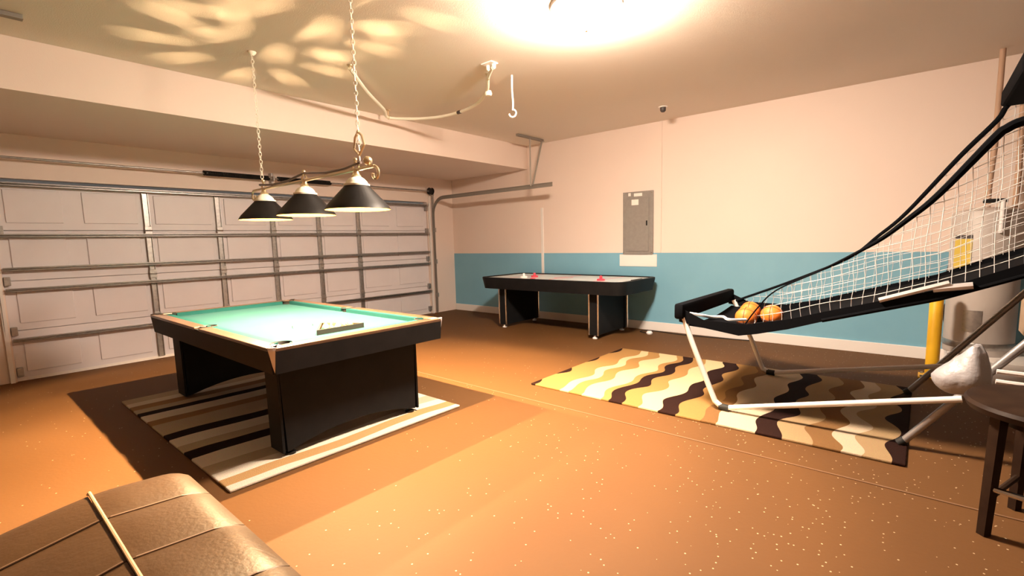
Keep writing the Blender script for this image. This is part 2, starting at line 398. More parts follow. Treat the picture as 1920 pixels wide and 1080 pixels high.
# ------------------------------------------------------------------ rugs
def rug(name, lab, x0, x1, y0, y1, m, cut=0.0):
    b = MB(); n = 40; mm = 30
    b.b2((x0, y0, 0.001), (x1, y1, 0.018), bev=0.006)
    return tag(b.make(name, m, at=((x0+x1)/2, (y0+y1)/2, 0)), lab, 'rug')
rug('striped_rug', 'cream rug with thin dark stripes lying under the pool table', -5.41, -2.87, 0.88, 2.61, M['rug_stripe'])
rug('wavy_rug', 'gold and brown wavy striped rug under the basketball arcade game', -2.775, -0.015, 3.43, 5.22, M['rug_wave'])

# ------------------------------------------------------------------ pool table
PX0, PX1, PY0, PY1, PT, PB = -5.40, -2.86, 1.15, 2.47, 0.765, 0.605
t = thing('pool_table', 'black pool table with bright green cloth standing on the striped rug', 'pool table', ((PX0+PX1)/2, (PY0+PY1)/2, 0.018))
RW = 0.13
xc = (PX0+PX1)/2
MB().b2((PX0+RW-0.03, PY0+RW-0.03, PT-0.09), (PX1-RW+0.03, PY1-RW+0.03, PT-0.032)).make('bed_cloth', M['cloth'], t)
C = 0.030                      # corner cut for the caps
# aprons (outer dark faces) and top rails
def frame_piece(nm, poly_top, poly_bot, z0, z1, m):
    bmx = MB(); A = [bmx.bm.verts.new((*p, z1)) for p in poly_top]; B = [bmx.bm.verts.new((*p, z0)) for p in poly_bot]
    n = len(A); bmx.bm.faces.new(A); bmx.bm.faces.new(B[::-1])
    for i in range(n): bmx.bm.faces.new((A[i], B[i], B[(i+1) % n], A[(i+1) % n]))
    return bmx.make(nm, m, t)
ins = 0.018
def side(y, s):                # long rails; s=+1: y is the low side
    o0, o1 = y, y+s*RW; b0 = y+s*ins
    frame_piece('apron', [(PX0+C, o0), (PX1-C, o0), (PX1-C, o0+s*0.03), (PX0+C, o0+s*0.03)], [(PX0+C, b0), (PX1-C, b0), (PX1-C, b0+s*0.03), (PX0+C, b0+s*0.03)], PB, PT-0.012, M['black'])
    for x0, x1 in ((PX0+C, xc-0.05), (xc+0.05, PX1-C)):
        MB().b2((x0, min(o0, o1-s*0.045), PT-0.022), (x1, max(o0, o1-s*0.045), PT), bev=0.004).make('rail_top', M['railwood'], t)
    for x0, x1 in ((PX0+RW+0.05, xc-0.055), (xc+0.055, PX1-RW-0.05)):
        ya, yb = y+s*(RW-0.047), y+s*RW
        a, b = (ya, yb)
        poly = [(x0-0.03, a), (x1+0.03, a), (x1, b), (x0, b)]
        m = MB(); m.prism(poly, 'XY', PT-0.034, PT-0.001); m.make('cushion', M['cushion'], t)
def end(x, s):
    o0, o1 = x, x+s*RW; b0 = x+s*ins
    frame_piece('apron', [(o0, PY0+C), (o0, PY1-C), (o0+s*0.03, PY1-C), (o0+s*0.03, PY0+C)], [(b0, PY0+C), (b0, PY1-C), (b0+s*0.03, PY1-C), (b0+s*0.03, PY0+C)], PB, PT-0.012, M['black'])
    MB().b2((min(o0, o1-s*0.045), PY0+C, PT-0.022), (max(o0, o1-s*0.045), PY1-C, PT), bev=0.004).make('rail_top', M['railwood'], t)
    a, b = x+s*(RW-0.047), x+s*RW
    MB().prism([(a, PY0+RW+0.02), (a, PY1-RW-0.02), (b, PY1-RW-0.05), (b, PY0+RW+0.05)], 'XY', PT-0.034, PT-0.001).make('cushion', M['cushion'], t)
side(PY0, 1); side(PY1, -1); end(PX0, 1); end(PX1, -1)
for cx_, sx in ((PX0, 1), (PX1, -1)):
    for cy_, sy in ((PY0, 1), (PY1, -1)):
        p = lambda a, b: (cx_+sx*a, cy_+sy*b)
        bright = cx_ == PX1
        poly = [p(C+0.004, 0), p(0.018, 0.006), p(0.006, 0.018), p(0, C+0.004), p(0.085, C+0.004), p(0.085, 0.085), p(C+0.004, 0.085)]
        MB().prism(poly, 'XY', PT-0.014, PT+0.003).make('corner_cap', M['alu'] if bright else M['black'], t, label='bright metal corner cap' if bright else None)
        pb = lambda a, b: (cx_+sx*(a+ins), cy_+sy*(b+ins))
        poly2 = [p(C, 0), p(0.018, 0.006), p(0.006, 0.018), p(0, C), p(0.03, C), p(C, 0.03)]
        poly3 = [(q[0]+sx*ins, q[1]+sy*ins) for q in poly2]
        frame_piece('corner_post', poly2, poly3, PB+0.004, PT-0.013, M['alu'] if bright else M['black'])
        m = MB(); m.lathe([(0.062, 0.0), (0.066, 0.004), (0.062, 0.006), (0.05, -0.02), (0.045, -0.09), (0, -0.1)], (cx_+sx*0.118, cy_+sy*0.118, PT-0.002), 20)
        m.make('pocket', M['rubber'], t, smooth=True)
for y, s in ((PY0, 1), (PY1, -1)):
    MB().lathe([(0.055, 0.0), (0.06, 0.004), (0.055, 0.006), (0.045, -0.02), (0.04, -0.09), (0, -0.1)], (xc, y+s*0.085, PT-0.002), 20).make('pocket', M['rubber'], t, smooth=True)
MB().b2((PX0+0.10, PY0+0.10, PB+0.02), (PX1-0.10, PY1-0.10, PT-0.092)).make('cabinet', M['black'], t)
def leg_panel(x0, x1):         # slab across the table with an arched lower edge, tapering downwards
    ya, yb = 1.265, 2.315; m = MB(); n = 18
    zt, zf = PB+0.03, 0.045
    prof = []
    for k in range(n+1):
        u = k/n; y = ya+0.02+(yb-ya-0.04)*u
        edge = min(u, 1-u)
        z = zf if edge < 0.03 else zf + 0.075*math.sin(PI*(u-0.03)/0.94)**0.75
        prof.append((y, z))
    poly = [(ya, zt)] + prof + [(yb, zt)]
    m.prism(poly, 'YZ', x0, x1)
    o = m.make('leg_panel', M['black'], t)
    for y in (ya+0.05, yb-0.05):
        MB().lathe([(0, 0.0), (0.035, 0.0), (0.035, 0.012), (0.015, 0.02), (0.015, 0.034), (0, 0.034)], ((x0+x1)/2+(0.05 if x1 > -4 else -0.05), y, 0.0185), 14).make('foot', M['blackm'], t, smooth=True)
    for y in (ya, yb):
        s = 1 if y > 2 else -1
        m3 = MB(); A = [(y, zt-0.001), (y+s*0.014, zt-0.001), (y+s*0.012, 0.043), (y-s*0.004, 0.043)]
        m3.prism(A, 'YZ', x0-0.003, x1+0.003); m3.make('edge_strip', M['black'], t)
leg_panel(-3.22, -3.05); leg_panel(-5.17, -4.98)
m = MB()
for x0 in (-4.9,):
    m.b2((-4.99, 1.74, 0.34), (-3.21, 1.80, 0.46))
m.make('stretcher', M['black'], t)

# ball rack and balls on the cloth
zc = PT-0.032
rk = thing('ball_rack', 'black triangular ball rack lying on the green pool table cloth', 'ball rack', (-3.32, 1.80, zc))
R0 = 0.0286
apex = (-3.50, 1.79); bx = -3.20; hw = 0.185
tri = [(bx, 1.79-hw), (bx, 1.79+hw), (bx-0.30, 1.79)]
def offs(tr, d):
    cxx = sum(p[0] for p in tr)/3; cyy = sum(p[1] for p in tr)/3
    return [(cxx+(p[0]-cxx)*d, cyy+(p[1]-cyy)*d) for p in tr]
inn = offs(tri, 0.86)
for i in range(3):
    j = (i+1) % 3
    MB().prism([tri[i], tri[j], inn[j], inn[i]], 'XY', zc, zc+0.036).make('rack_side', M['rackwood'], rk)
balls = [(0.85, 0.55, 0.05), (0.85, 0.30, 0.05), (0.8, 0.1, 0.05), (0.9, 0.8, 0.6), (0.85, 0.55, 0.05), (0.9, 0.45, 0.1), (0.8, 0.7, 0.5), (0.03, 0.03, 0.03), (0.85, 0.35, 0.1),
         (0.9, 0.75, 0.5), (0.05, 0.3, 0.12), (0.85, 0.5, 0.1), (0.9, 0.82, 0.6), (0.8, 0.2, 0.05), (0.85, 0.6, 0.1)]
names = ['yellow', 'orange', 'red', 'cream', 'golden', 'amber', 'pale tan', 'black', 'burnt orange', 'buff', 'green', 'deep yellow', 'ivory', 'scarlet', 'mustard']
place = ['at the apex', 'second row left', 'second row right']
k = 0; xs0 = bx-0.30+0.062+R0
rows = ['at the apex of', 'in the second row of', 'in the middle row of', 'in the fourth row of', 'in the base row of']
for r in range(5):
    for q in range(r+1):
        cy_ = 1.79+(q-r/2)*2.02*R0*0.86; cx_ = xs0+r*R0*1.42
        o = MB().sphere((cx_, cy_, zc+R0*0.85), R0*0.85, 16).make('pool_ball', mat('ball_%s' % names[k].replace(' ', '_'), balls[k], 0.15), smooth=True, at=(cx_, cy_, zc))
        tag(o, '%s pool ball %s the triangular rack' % (names[k], rows[r]), 'pool ball', 'pool balls in the rack')
        k += 1
for i, (x, y) in enumerate(((-3.66, 1.66), (-3.62, 1.80))):
    cc = MB().box((0, 0, 0.011), (0.022, 0.022, 0.022), bev=0.003).make('chalk_cube', M['whitepl']); cc.location = (x, y, zc)
    tag(cc, ['pale chalk cube left of the rack on the pool table, nearer the leather futon', 'pale chalk cube left of the rack on the pool table, nearer the blue wall'][i], 'chalk')

# ------------------------------------------------------------------ lamp over the pool table
LY = 1.81
LX = (-2.915, -3.625, -4.345)
t = thing('billiard_lamp', 'three shade billiard lamp hanging on chains over the pool table', 'pendant lamp', (LX[1], LY, H))
MB().tube([(-4.55, LY, 1.845), (-2.70, LY, 1.845)], 0.011, 10).make('bar', M['brass'], t, smooth=True)
MB().tube([(-4.42, LY, 1.885), (-4.2, LY, 1.865), (-3.9, LY, 1.868), (-3.625, LY, 1.90), (-3.3, LY, 1.868), (-3.05, LY, 1.868), (-2.85, LY, 1.885)], 0.009, 8).make('scroll_rod', M['railwood'], t, smooth=True)
for x, s in ((-4.55, -1), (-2.70, 1)):
    m = MB(); pts = []
    for q in range(20):
        a = q/19*1.6*PI; rr = 0.05*(1-q/28)
        pts.append((x+s*(math.sin(a)*rr), LY, 1.845-0.05+math.cos(a)*rr+0.0))
    m.tube(pts, 0.009, 8); m.make('end_scroll', M['brass'], t, smooth=True)
MB().sphere((-2.77, LY, 1.885), 0.03).make('finial', M['brass'], t, smooth=True)
for i, x in enumerate(LX):
    zr, zt = 1.585, 1.745
    prof_o = [(0.212, zr), (0.205, zr+0.012), (0.19, zr+0.035), (0.083, zt-0.01), (0.078, zt)]
    th = 0.004
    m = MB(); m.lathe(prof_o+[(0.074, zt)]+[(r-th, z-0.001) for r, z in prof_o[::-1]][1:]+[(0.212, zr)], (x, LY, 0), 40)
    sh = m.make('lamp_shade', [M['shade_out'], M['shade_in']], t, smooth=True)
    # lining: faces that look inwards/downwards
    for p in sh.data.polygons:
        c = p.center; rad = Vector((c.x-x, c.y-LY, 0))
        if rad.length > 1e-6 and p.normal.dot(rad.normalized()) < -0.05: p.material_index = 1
    m = MB(); S = 108                            # ivory gallery cone with narrow vent slots
    gal = [(0.0765, zt-0.004), (0.068, zt+0.022), (0.052, zt+0.040), (0.034, zt+0.052), (0.028, zt+0.055)]
    gal = gal + [(r-0.003, z-0.002) for r, z in gal[::-1]]
    rings = [[m.bm.verts.new((x+r*math.cos(k*2*PI/S), LY+r*math.sin(k*2*PI/S), z)) for k in range(S)] for r, z in gal]
    slots = {(q*12+(q*q+i) % 4) % S for q in range(9)}
    for lv in range(len(gal)-1):
        for k in range(S):
            if k in slots and lv in (2, 6): continue
            m.bm.faces.new((rings[lv][k], rings[lv][(k+1) % S], rings[lv+1][(k+1) % S], rings[lv+1][k]))
    m.lathe([(0.084, zt-0.006), (0.084, zt+0.006), (0.070, zt+0.006), (0.070, zt-0.006), (0.084, zt-0.006)], (x, LY, 0), 28)
    m.make('gallery', M['ivory'], sh, smooth=True)
    MB().lathe([(0, zt+0.053), (0.030, zt+0.053), (0.034, zt+0.058), (0.026, zt+0.068), (0.018, zt+0.085), (0.016, 1.85), (0, 1.85)], (x, LY, 0), 24).make('shade_cap', M['brass'], sh, smooth=True)
    MB().tube([(x, LY, zt+0.05), (x, LY, 1.738)], 0.014, 10).make('socket', M['brass'], sh, smooth=True)
    MB().sphere((x, LY, 1.708), 0.009, 12, (1, 1, 1.1)).make('bulb', M['bulb'], sh, smooth=True)
    fx = MB()
    fx.tube([(x-0.04, LY, 1.86), (x, LY, 1.90), (x+0.04, LY, 1.86)], 0.006, 6); fx.sphere((x, LY, 1.91), 0.014, 10)
    fx.make('crown_ornament', M['brass'], t, smooth=True)
def chain(p0, p1, link=0.040, wr=0.0024, name='chain', par=None, m=None, twist=0.0):
    p0, p1 = Vector(p0), Vector(p1); d = p1-p0; n = max(2, int(d.length/(link*0.78))); b = MB()
    dn = d.normalized(); a = dn.orthogonal().normalized(); bb = dn.cross(a)
    for k in range(n):
        c = p0+d*((k+0.5)/n); sd = a if k % 2 else bb
        pts = [c+dn*(math.cos(q*2*PI/10)*link*0.5)+sd*(math.sin(q*2*PI/10)*link*0.28) for q in range(10)]
        b.tube(pts, wr, 5, closed=True)
    return b.make(name, m or M['cordw'], par)
for x, xt in ((-4.36, -4.36), (-2.86, -2.86)):
    chain((xt, LY, H-0.03), (x, LY, 1.90), par=t)
    MB().lathe([(0, H-0.001), (0.035, H-0.001), (0.032, H-0.012), (0.012, H-0.03), (0, H-0.03)], (xt, LY, 0), 20).make('canopy', M['cordw'], t, smooth=True)
MB().tube([(-2.86, LY, 1.93), (-2.80, LY, 1.99), (-2.82, LY, 2.05), (-2.86, LY, 2.08)], 0.008, 6).tube([(-2.86, LY, 1.93), (-2.92, LY, 1.98), (-2.9, LY, 2.05), (-2.86, LY, 2.08)], 0.008, 6).make('chain_loop', M['brass'], t, smooth=True)

# ------------------------------------------------------------------ ceiling fixtures
DX, DYY = -1.88, 3.02
t = thing('ceiling_dome_light', 'glowing round dome light on the ceiling', 'ceiling light', (DX, DYY, H))
MB().lathe([(0, H-0.001), (0.245, H-0.001), (0.248, H-0.02), (0.244, H-0.03), (0, H-0.03)], (DX, DYY, 0), 40).make('base_pan', M['white'], t, smooth=True)
prof = [(0.24, H-0.03)]+[(0.24*math.cos(a), H-0.03-0.12*math.sin(a)) for a in [k*PI/2/10 for k in range(1, 10)]]+[(0, H-0.15)]
MB().lathe(prof, (DX, DYY, 0), 40).make('glass_dome', M['dome'], t, smooth=True)
MB().lathe([(0, H-0.185), (0.012, H-0.18), (0.015, H-0.165), (0.01, H-0.152), (0, H-0.15)], (DX, DYY, 0), 14).make('finial', M['brass'], t, smooth=True)

# swagged lamp cord along the ceiling
sw = thing('swag_cord', 'cream sleeved lamp cord swagged across the ceiling on hooks', 'cord', (-4.03, 2.5, H))
path = [(-2.86, LY, 2.93), (-3.4, 2.2, 2.925), (-4.05, 2.52, 2.93), (-4.45, 2.95, 2.90), (-4.82, 3.40, 2.88), (-5.05, 3.62, 2.87), (-4.85, 3.85, 2.86), (-4.52, 3.95, 2.84), (-4.15, 3.95, 2.83), (-3.80, 3.88, 2.84), (-3.50, 3.72, 2.88), (-3.32, 3.55, 2.92), (-3.14, 3.42, 2.94)]
def smooth_path(P, n=6):
    P = [Vector(p) for p in P]; out = []
    for i in range(len(P)-1):
        p0, p1, p2, p3 = P[max(0, i-1)], P[i], P[i+1], P[min(len(P)-1, i+2)]
        for k in range(n):
            u = k/n
            out.append(0.5*((2*p1)+(p2-p0)*u+(2*p0-5*p1+4*p2-p3)*u*u+(3*p1-p0-3*p2+p3)*u**3))
    out.append(P[-1]); return out
MB().tube(smooth_path(path[2:], 6), 0.017, 8).make('cord', M['cordw'], sw, smooth=True)
for p in (path[2], path[5], path[11]):
    MB().lathe([(0, H-0.001), (0.03, H-0.001), (0.026, H-0.012), (0.008, H-0.02), (0.008, p[2]+0.01), (0, p[2]+0.01)], (p[0], p[1], 0), 14).tube(
        [(p[0]+0.02*math.cos(a), p[1], p[2]+0.002+0.02*math.sin(a)) for a in [k*PI/8 for k in range(-8, 6)]], 0.004, 6).make('hook', M['brass'], sw, smooth=True)
MB().tube([(-4.19, 3.955, 2.83), (-4.13, 3.948, 2.83)], 0.02, 10).make('inline_switch', M['dark'], sw, smooth=True)
MB().lathe([(0, 0.0), (0.03, 0.0), (0.04, 0.02), (0.03, 0.05), (0.0, 0.055)], (-3.5, 3.74, 2.83), 14).make('cord_clip', M['cordw'], sw, smooth=True)
so = thing('ceiling_socket', 'cream ceiling outlet plate where the swag cord plugs in', 'outlet', (-3.12, 3.36, H))
MB().box((-3.12, 3.36, H-0.006), (0.13, 0.09, 0.011), bev=0.003).make('plate', M['whitepl'], so)
for dx in (-0.035, 0.035):
    MB().lathe([(0, H-0.011), (0.02, H-0.011), (0.018, H-0.045), (0.006, H-0.055), (0, H-0.055)], (-3.12+dx, 3.38, 0), 12).make('plug', M['cordw'], so, smooth=True)
pc = thing('pull_cord', 'white pull cord with a hook hanging from the ceiling', 'pull cord', (-3.17, 3.73, H))
MB().tube(smooth_path([(-3.17, 3.73, H-0.005), (-3.172, 3.73, H-0.15), (-3.168, 3.735, H-0.27), (-3.18, 3.74, H-0.33)], 5), 0.009, 6).make('cord', M['whitepl'], pc, smooth=True)
MB().tube([(-3.18+0.035*math.sin(a), 3.74+0.01*math.sin(a), H-0.36+0.035*math.cos(a)) for a in [k*PI/8 for k in range(0, 13)]], 0.008, 6).make('hook', M['whitepl'], pc, smooth=True)
sd = thing('ceiling_sensor', 'small dark round sensor on the ceiling above the blue wall', 'sensor', (-2.58, 5.91, H))
MB().lathe([(0, H-0.001), (0.055, H-0.001), (0.055, H-0.01), (0.04, H-0.012), (0, H-0.012)], (-2.58, 5.91, 0), 20).make('ring', M['white'], sd, smooth=True)
MB().lathe([(0, H-0.012), (0.036, H-0.012), (0.034, H-0.05), (0.02, H-0.065), (0, H-0.068)], (-2.58, 5.91, 0), 20).make('head', M['dark'], sd, smooth=True)

# ------------------------------------------------------------------ electrical panel, conduits, cord on the blue wall
t = thing('electrical_panel', 'tall grey electrical panel set in the wall above the air hockey table', 'electrical panel', (-3.24, YB, 1.1))
MB().b2((-3.48, YB-0.03, 1.115), (-3.005, YB-0.001, 2.025), bev=0.004).make('cover', M['panelgrey'], t)
MB().b2((-3.42, YB-0.045, 1.16), (-3.065, YB-0.031, 1.93), bev=0.004).make('panel_door', M['panelgrey'], t)
MB().b2((-3.10, YB-0.055, 1.53), (-3.08, YB-0.046, 1.60), bev=0.002).make('latch', M['blackm'], t)
for a, b in (((-3.39, 1.965), (-3.35, 2.01)), ((-3.30, 1.955), (-3.17, 2.0)), ((-3.33, 1.83), (-3.22, 1.91))):
    yy = YB-0.031 if a[1] > 1.93 else YB-0.046
    MB().b2((a[0], yy-0.0015, a[1]), (b[0], yy, b[1])).make('paper_label', M['sticker'], t)
for (xx, zz) in ((-3.46, 1.14), (-3.025, 1.14), (-3.46, 2.0), (-3.025, 2.0)):
    MB().lathe([(0.008, 0), (0.008, -0.004), (0, -0.005)], (xx, YB-0.03, zz), 8, 'Y').make('screw', M['chrome'], t)
tr = MB().b2((-3.545, YB-0.008, 0.935), (-2.95, YB-0.0005, 1.113), bev=0.001).make('trim_3', M['white']); struct(tr); tr['label'] = 'unpainted white patch below the electrical panel'
cdt = MB().b2((-2.91, YB-0.016, 1.14), (-2.885, YB-0.0005, H-0.002), bev=0.003).make('conduit_cover', M['cream']); tag(cdt, 'cream cable cover running up the wall beside the electrical panel', 'cable cover')
cdd = MB().b2((-5.035, YB-0.015, 0.60), (-4.985, YB-0.0005, 1.9), bev=0.003).make('white_cable_cover', M['white']); tag(cdd, 'white vertical cable strip on the wall behind the air hockey table', 'cable cover')

# ------------------------------------------------------------------ air hockey table
AX0, AX1, AY0, AY1, AT, AB = -5.40, -2.87, 5.40, 6.50, 0.80, 0.625
t = thing('air_hockey_table', 'long black air hockey table against the blue wall', 'air hockey table', ((AX0+AX1)/2, (AY0+AY1)/2, 0))
def octo(x0, x1, y0, y1, c, n=5):
    pts = []
    for (cx_, cy_, a0) in ((x1-c, y0+c, -PI/2), (x1-c, y1-c, 0), (x0+c, y1-c, PI/2), (x0+c, y0+c, PI)):
        for k in range(n+1): a = a0+k/n*PI/2; pts.append((cx_+c*math.cos(a), cy_+c*math.sin(a)))
    return pts
o_t = octo(AX0, AX1, AY0, AY1, 0.17); i_t = octo(AX0+0.06, AX1-0.06, AY0+0.06, AY1-0.06, 0.12)
b_t = octo(AX0+0.03, AX1-0.03, AY0+0.03, AY1-0.03, 0.15)
m = MB(); n = len(o_t)
V = [[m.bm.verts.new((*p, z)) for p in pl] for pl, z in ((b_t, AB), (o_t, AT-0.02), (o_t, AT), (i_t, AT), (i_t, AT-0.05))]
for a, b in zip(V[:-1], V[1:]):
    for k in range(n): m.bm.faces.new((a[k], a[(k+1) % n], b[(k+1) % n], b[k]))
m.bm.faces.new(V[0][::-1])
m.make('cabinet', M['black'], t, smooth=True)
MB().prism(octo(AX0+0.061, AX1-0.061, AY0+0.061, AY1-0.061, 0.119), 'XY', AT-0.045, AT-0.012).make('playing_surface', M['play'], t)
zp = AT-0.0118
MB().b2(((AX0+AX1)/2-0.012, AY0+0.07, zp), ((AX0+AX1)/2+0.012, AY1-0.07, zp+0.001)).make('centre_line', M['redline'], t)
mm = MB(); mm.lathe([(0.13, zp), (0.145, zp), (0.145, zp+0.001), (0.13, zp+0.001), (0.13, zp)], ((AX0+AX1)/2, (AY0+AY1)/2, 0), 28); mm.make('centre_circle', M['redline'], t)
for x, s in ((AX0+0.075, 1), (AX1-0.075, -1)):
    MB().b2((x-0.012, 5.80, AT-0.010), (x+0.012, 6.10, AT+0.004), bev=0.003).make('goal', M['blackm'], t)
    MB().b2((x+s*0.45-0.01, AY0+0.07, zp), (x+s*0.45+0.01, AY1-0.07, zp+0.001)).make('goal_line', M['redline'], t)
for x0, x1, outx in ((-5.10, -4.97, -1), (-3.45, -3.32, 1)):
    MB().b2((x0+0.01, 5.63, 0.05), (x1-0.01, 6.34, AB+0.002), bev=0.004).make('leg_panel', M['black'], t)
    for y in (5.60, 6.36):
        MB().b2((x0-0.005, y-0.035, 0.05), (x1+0.005, y+0.035, AB+0.001), bev=0.006).make('leg', M['black'], t)
        yy = y-0.037 if y < 6 else y+0.037
        for xx in (x0-0.004, x1+0.004):
            MB().tube([(xx, yy, 0.05), (xx, yy, AB)], 0.013, 8).make('chrome_strip', M['chrome'], t, smooth=True)
        MB().lathe([(0, 0), (0.035, 0), (0.035, 0.015), (0.016, 0.025), (0.016, 0.055), (0, 0.055)], ((x0+x1)/2, y, 0.0), 14).make('leveller', M['whitepl'], t, smooth=True, label='white levelling foot')
def striker(x, y, m, lab):
    o = MB().lathe([(0, 0), (0.055, 0), (0.055, 0.018), (0.045, 0.024), (0.02, 0.028), (0.02, 0.055), (0.012, 0.066), (0, 0.068)], (0, 0, 0), 20).make('striker', m, smooth=True)
    o.location = (x, y, zp+0.001); tag(o, lab, 'striker'); return o
striker(-4.72, 5.72, M['whitepl'], 'white striker on the left half of the air hockey table')
striker(-4.62, 5.86, M['redpl'], 'red striker on the left half of the air hockey table')
striker(-3.36, 5.72, M['redpl'], 'red striker on the right half of the air hockey table')
o = MB().lathe([(0, 0), (0.04, 0), (0.04, 0.008), (0, 0.008)], (0, 0, 0), 20).make('puck', M['redpl'], smooth=True); o.location = (-4.45, 5.60, zp+0.001)
tag(o, 'flat red puck near the rail of the air hockey table', 'puck')
o = MB().lathe([(0, 0), (0.035, 0), (0.045, 0.02), (0.03, 0.045), (0, 0.05)], (0, 0, 0), 16).make('plug_adapter', M['whitepl'], smooth=True); o.location = (-2.91, 6.28, 0.0)
tag(o, 'small white plug adapter on the floor by the baseboard', 'plug')
pw = MB().tube(smooth_path([(-2.95, 6.28, 0.012), (-3.1, 6.38, 0.008), (-3.0, 6.5, 0.008), (-2.5, 6.45, 0.008), (-2.0, 6.5, 0.008), (-1.6, 6.55, 0.008)], 6), 0.006, 6).make('power_cord', M['rubber'], smooth=True)
tag(pw, 'thin black power cord on the floor along the white baseboard', 'cord')

# ------------------------------------------------------------------ basketball arcade game
NY, FY = 3.73, 4.97
t = thing('basketball_arcade_game', 'folding basketball arcade game with white tube legs and side nets', 'arcade game', (-0.5, (NY+FY)/2, 0.018))
rT = 0.021
for y, nm in ((NY, 0), (FY, 1)):
    if nm == 0: P = [(-1.44, y, 0.72), (-1.36, y, 0.50), (-1.20, y, 0.12), (-1.175, y, 0.075), (-1.13, y, 0.045)]
    else: P = [(-1.42, y, 0.72), (-1.27, y, 0.40), (-1.15, y, 0.10), (-1.12, y, 0.065), (-1.08, y, 0.042)]
    MB().tube(smooth_path(P, 5), rT, 10).make('front_leg', M['tube'], t, smooth=True)
    MB().tube([(P[-1][0]-0.02, y, 0.045), (P[-1][0]+0.05, y, 0.042)], 0.026, 10).make('foot_cap', M['rubber'], t, smooth=True)
    zr = 0.371 if nm == 0 else 0.30
    MB().tube([(P[-1][0]+0.04, y, 0.045), (0.215, y, zr)], rT*0.95, 10).make('brace_rail', M['tube'], t, smooth=True)
    sl = 1.42
    MB().tube([(-0.045, y+0.03, 0.03), (1.12, y+0.03, 0.03+1.165*sl*0.98)], rT*1.05, 10).make('rear_leg', M['greytube'], t, smooth=True, label='grey steel rear leg')
    MB().tube([(-0.06, y+0.03, 0.022), (-0.03, y+0.03, 0.05)], 0.027, 10).make('foot_cap', M['rubber'], t, smooth=True)
for z in (0.562, 0.505):
    MB().tube([(0.345, NY-0.02, z), (1.25, NY-0.02, z-0.02)], 0.014, 8).make('rear_brace', M['tube'], t, smooth=True)
for y in (NY, FY): MB().tube([(1.15, y, 0.03), (1.15, y, 2.35)], rT, 10).make('rear_upright', M['greytube'], t, smooth=True)
# front trough: padded black bar and fabric box
m = MB()
m.box((-1.465, (NY+FY)/2, 0.765), (0.075, FY-NY+0.10, 0.125), bev=0.02); m.make('front_pad', M['nylon'], t, smooth=True)
for y in (NY-0.012, FY+0.012):
    poly = [(-1.48, 0.80), (-1.28, 0.71), (-0.97, 0.705), (-0.70, 0.765), (-0.49, 0.835), (0.08, 1.01), (0.415, 1.165), (1.15, 1.47), (1.15, 1.36), (0.42, 1.095), (0.08, 0.955), (-0.49, 0.77), (-0.70, 0.695), (-0.90, 0.64), (-1.02, 0.615), (-1.25, 0.645), (-1.47, 0.68)]
    MB().prism(poly, 'XZ', y-0.004, y+0.004).make('fabric_side', M['nylon'], t)
# playfield: sloped black sheet with a rim
m = MB()
prof = [(-1.44, 0.665), (-1.2, 0.65), (-0.97, 0.652), (-0.7, 0.73), (-0.49, 0.80), (0.08, 0.985), (0.42, 1.13), (1.15, 1.43)]
lo = [(x, z-0.012) for x, z in prof[::-1]]
NYD = 14; V = []
def sag(x, y): return 0.085*math.sin(PI*(y-NY)/(FY-NY))*max(0, 1-abs(x+1.05)/0.75)
xs_ = []
for a, b in zip(prof[:-1], prof[1:]):
    for k in range(4): xs_.append((a[0]+(b[0]-a[0])*k/4, a[1]+(b[1]-a[1])*k/4))
xs_.append(prof[-1])
for dz in (0, -0.01):
    V.append([[m.bm.verts.new((x, NY+(FY-NY)*j/NYD, z+dz-sag(x, NY+(FY-NY)*j/NYD))) for j in range(NYD+1)] for x, z in xs_])
for L_ in V:
    for i in range(len(xs_)-1):
        for j in range(NYD): m.bm.faces.new((L_[i][j], L_[i+1][j], L_[i+1][j+1], L_[i][j+1]))
m.make('playfield', M['nylon'], t, smooth=True)
MB().tube([(-0.5, NY-0.01, 0.775), (0.08, NY-0.01, 0.955), (0.42, NY-0.01, 1.10), (1.15, NY-0.01, 1.41)], 0.014, 8).make('side_rail', M['nylon'], t, smooth=True)
MB().tube([(-0.2, NY-0.02, 0.93), (0.12, NY-0.03, 1.05)], 0.016, 8).make('folding_strut', M['alu'], t, smooth=True)
MB().tube([(0.05, NY-0.02, 1.01), (0.22, NY-0.03, 1.04)], 0.020, 8).make('strut_sleeve', M['alu'], t, smooth=True)
farp = [(-1.42, 0.70), (-1.35, 0.735), (-0.94, 0.915), (-0.5, 1.135), (-0.30, 1.32), (-0.128, 1.50), (0.163, 1.90), (0.348, 2.13), (0.42, 2.25), (0.7, 2.45), (1.12, 2.5)]
nearp = [(-0.98, 0.705), (-0.90, 0.83), (-0.78, 0.965), (-0.5, 1.12), (-0.24, 1.285), (-0.09, 1.42), (0.045, 1.56), (0.255, 1.84), (0.30, 1.885), (0.365, 1.915), (0.55, 1.95), (0.8, 1.96), (1.12, 1.96)]
fp = smooth_path([(x, FY, z) for x, z in farp], 5); np_ = smooth_path([(x, NY, z) for x, z in nearp], 5)
MB().tube(fp, [0.011+0.006*min(1, max(0, (p.x+0.6)/0.8)) for p in fp], 8).make('net_tube', M['nylon'], t, smooth=True)
MB().tube(np_, [0.005+0.020*min(1, max(0, (p.x+0.55)/0.9)) for p in np_], 8).make('net_tube', M['nylon'], t, smooth=True)
def topz(P, x):
    for a, b in zip(P[:-1], P[1:]):
        if a[0] <= x <= b[0]: return a[-1]+(b[-1]-a[-1])*(x-a[0])/max(1e-6, b[0]-a[0])
    return P[-1][-1]
def botz(x):
    pr = [(-1.48, 0.78), (-1.28, 0.71), (-0.97, 0.70), (-0.70, 0.765), (-0.49, 0.83), (0.08, 1.0), (0.415, 1.155), (1.15, 1.46)]
    return topz(pr, x)
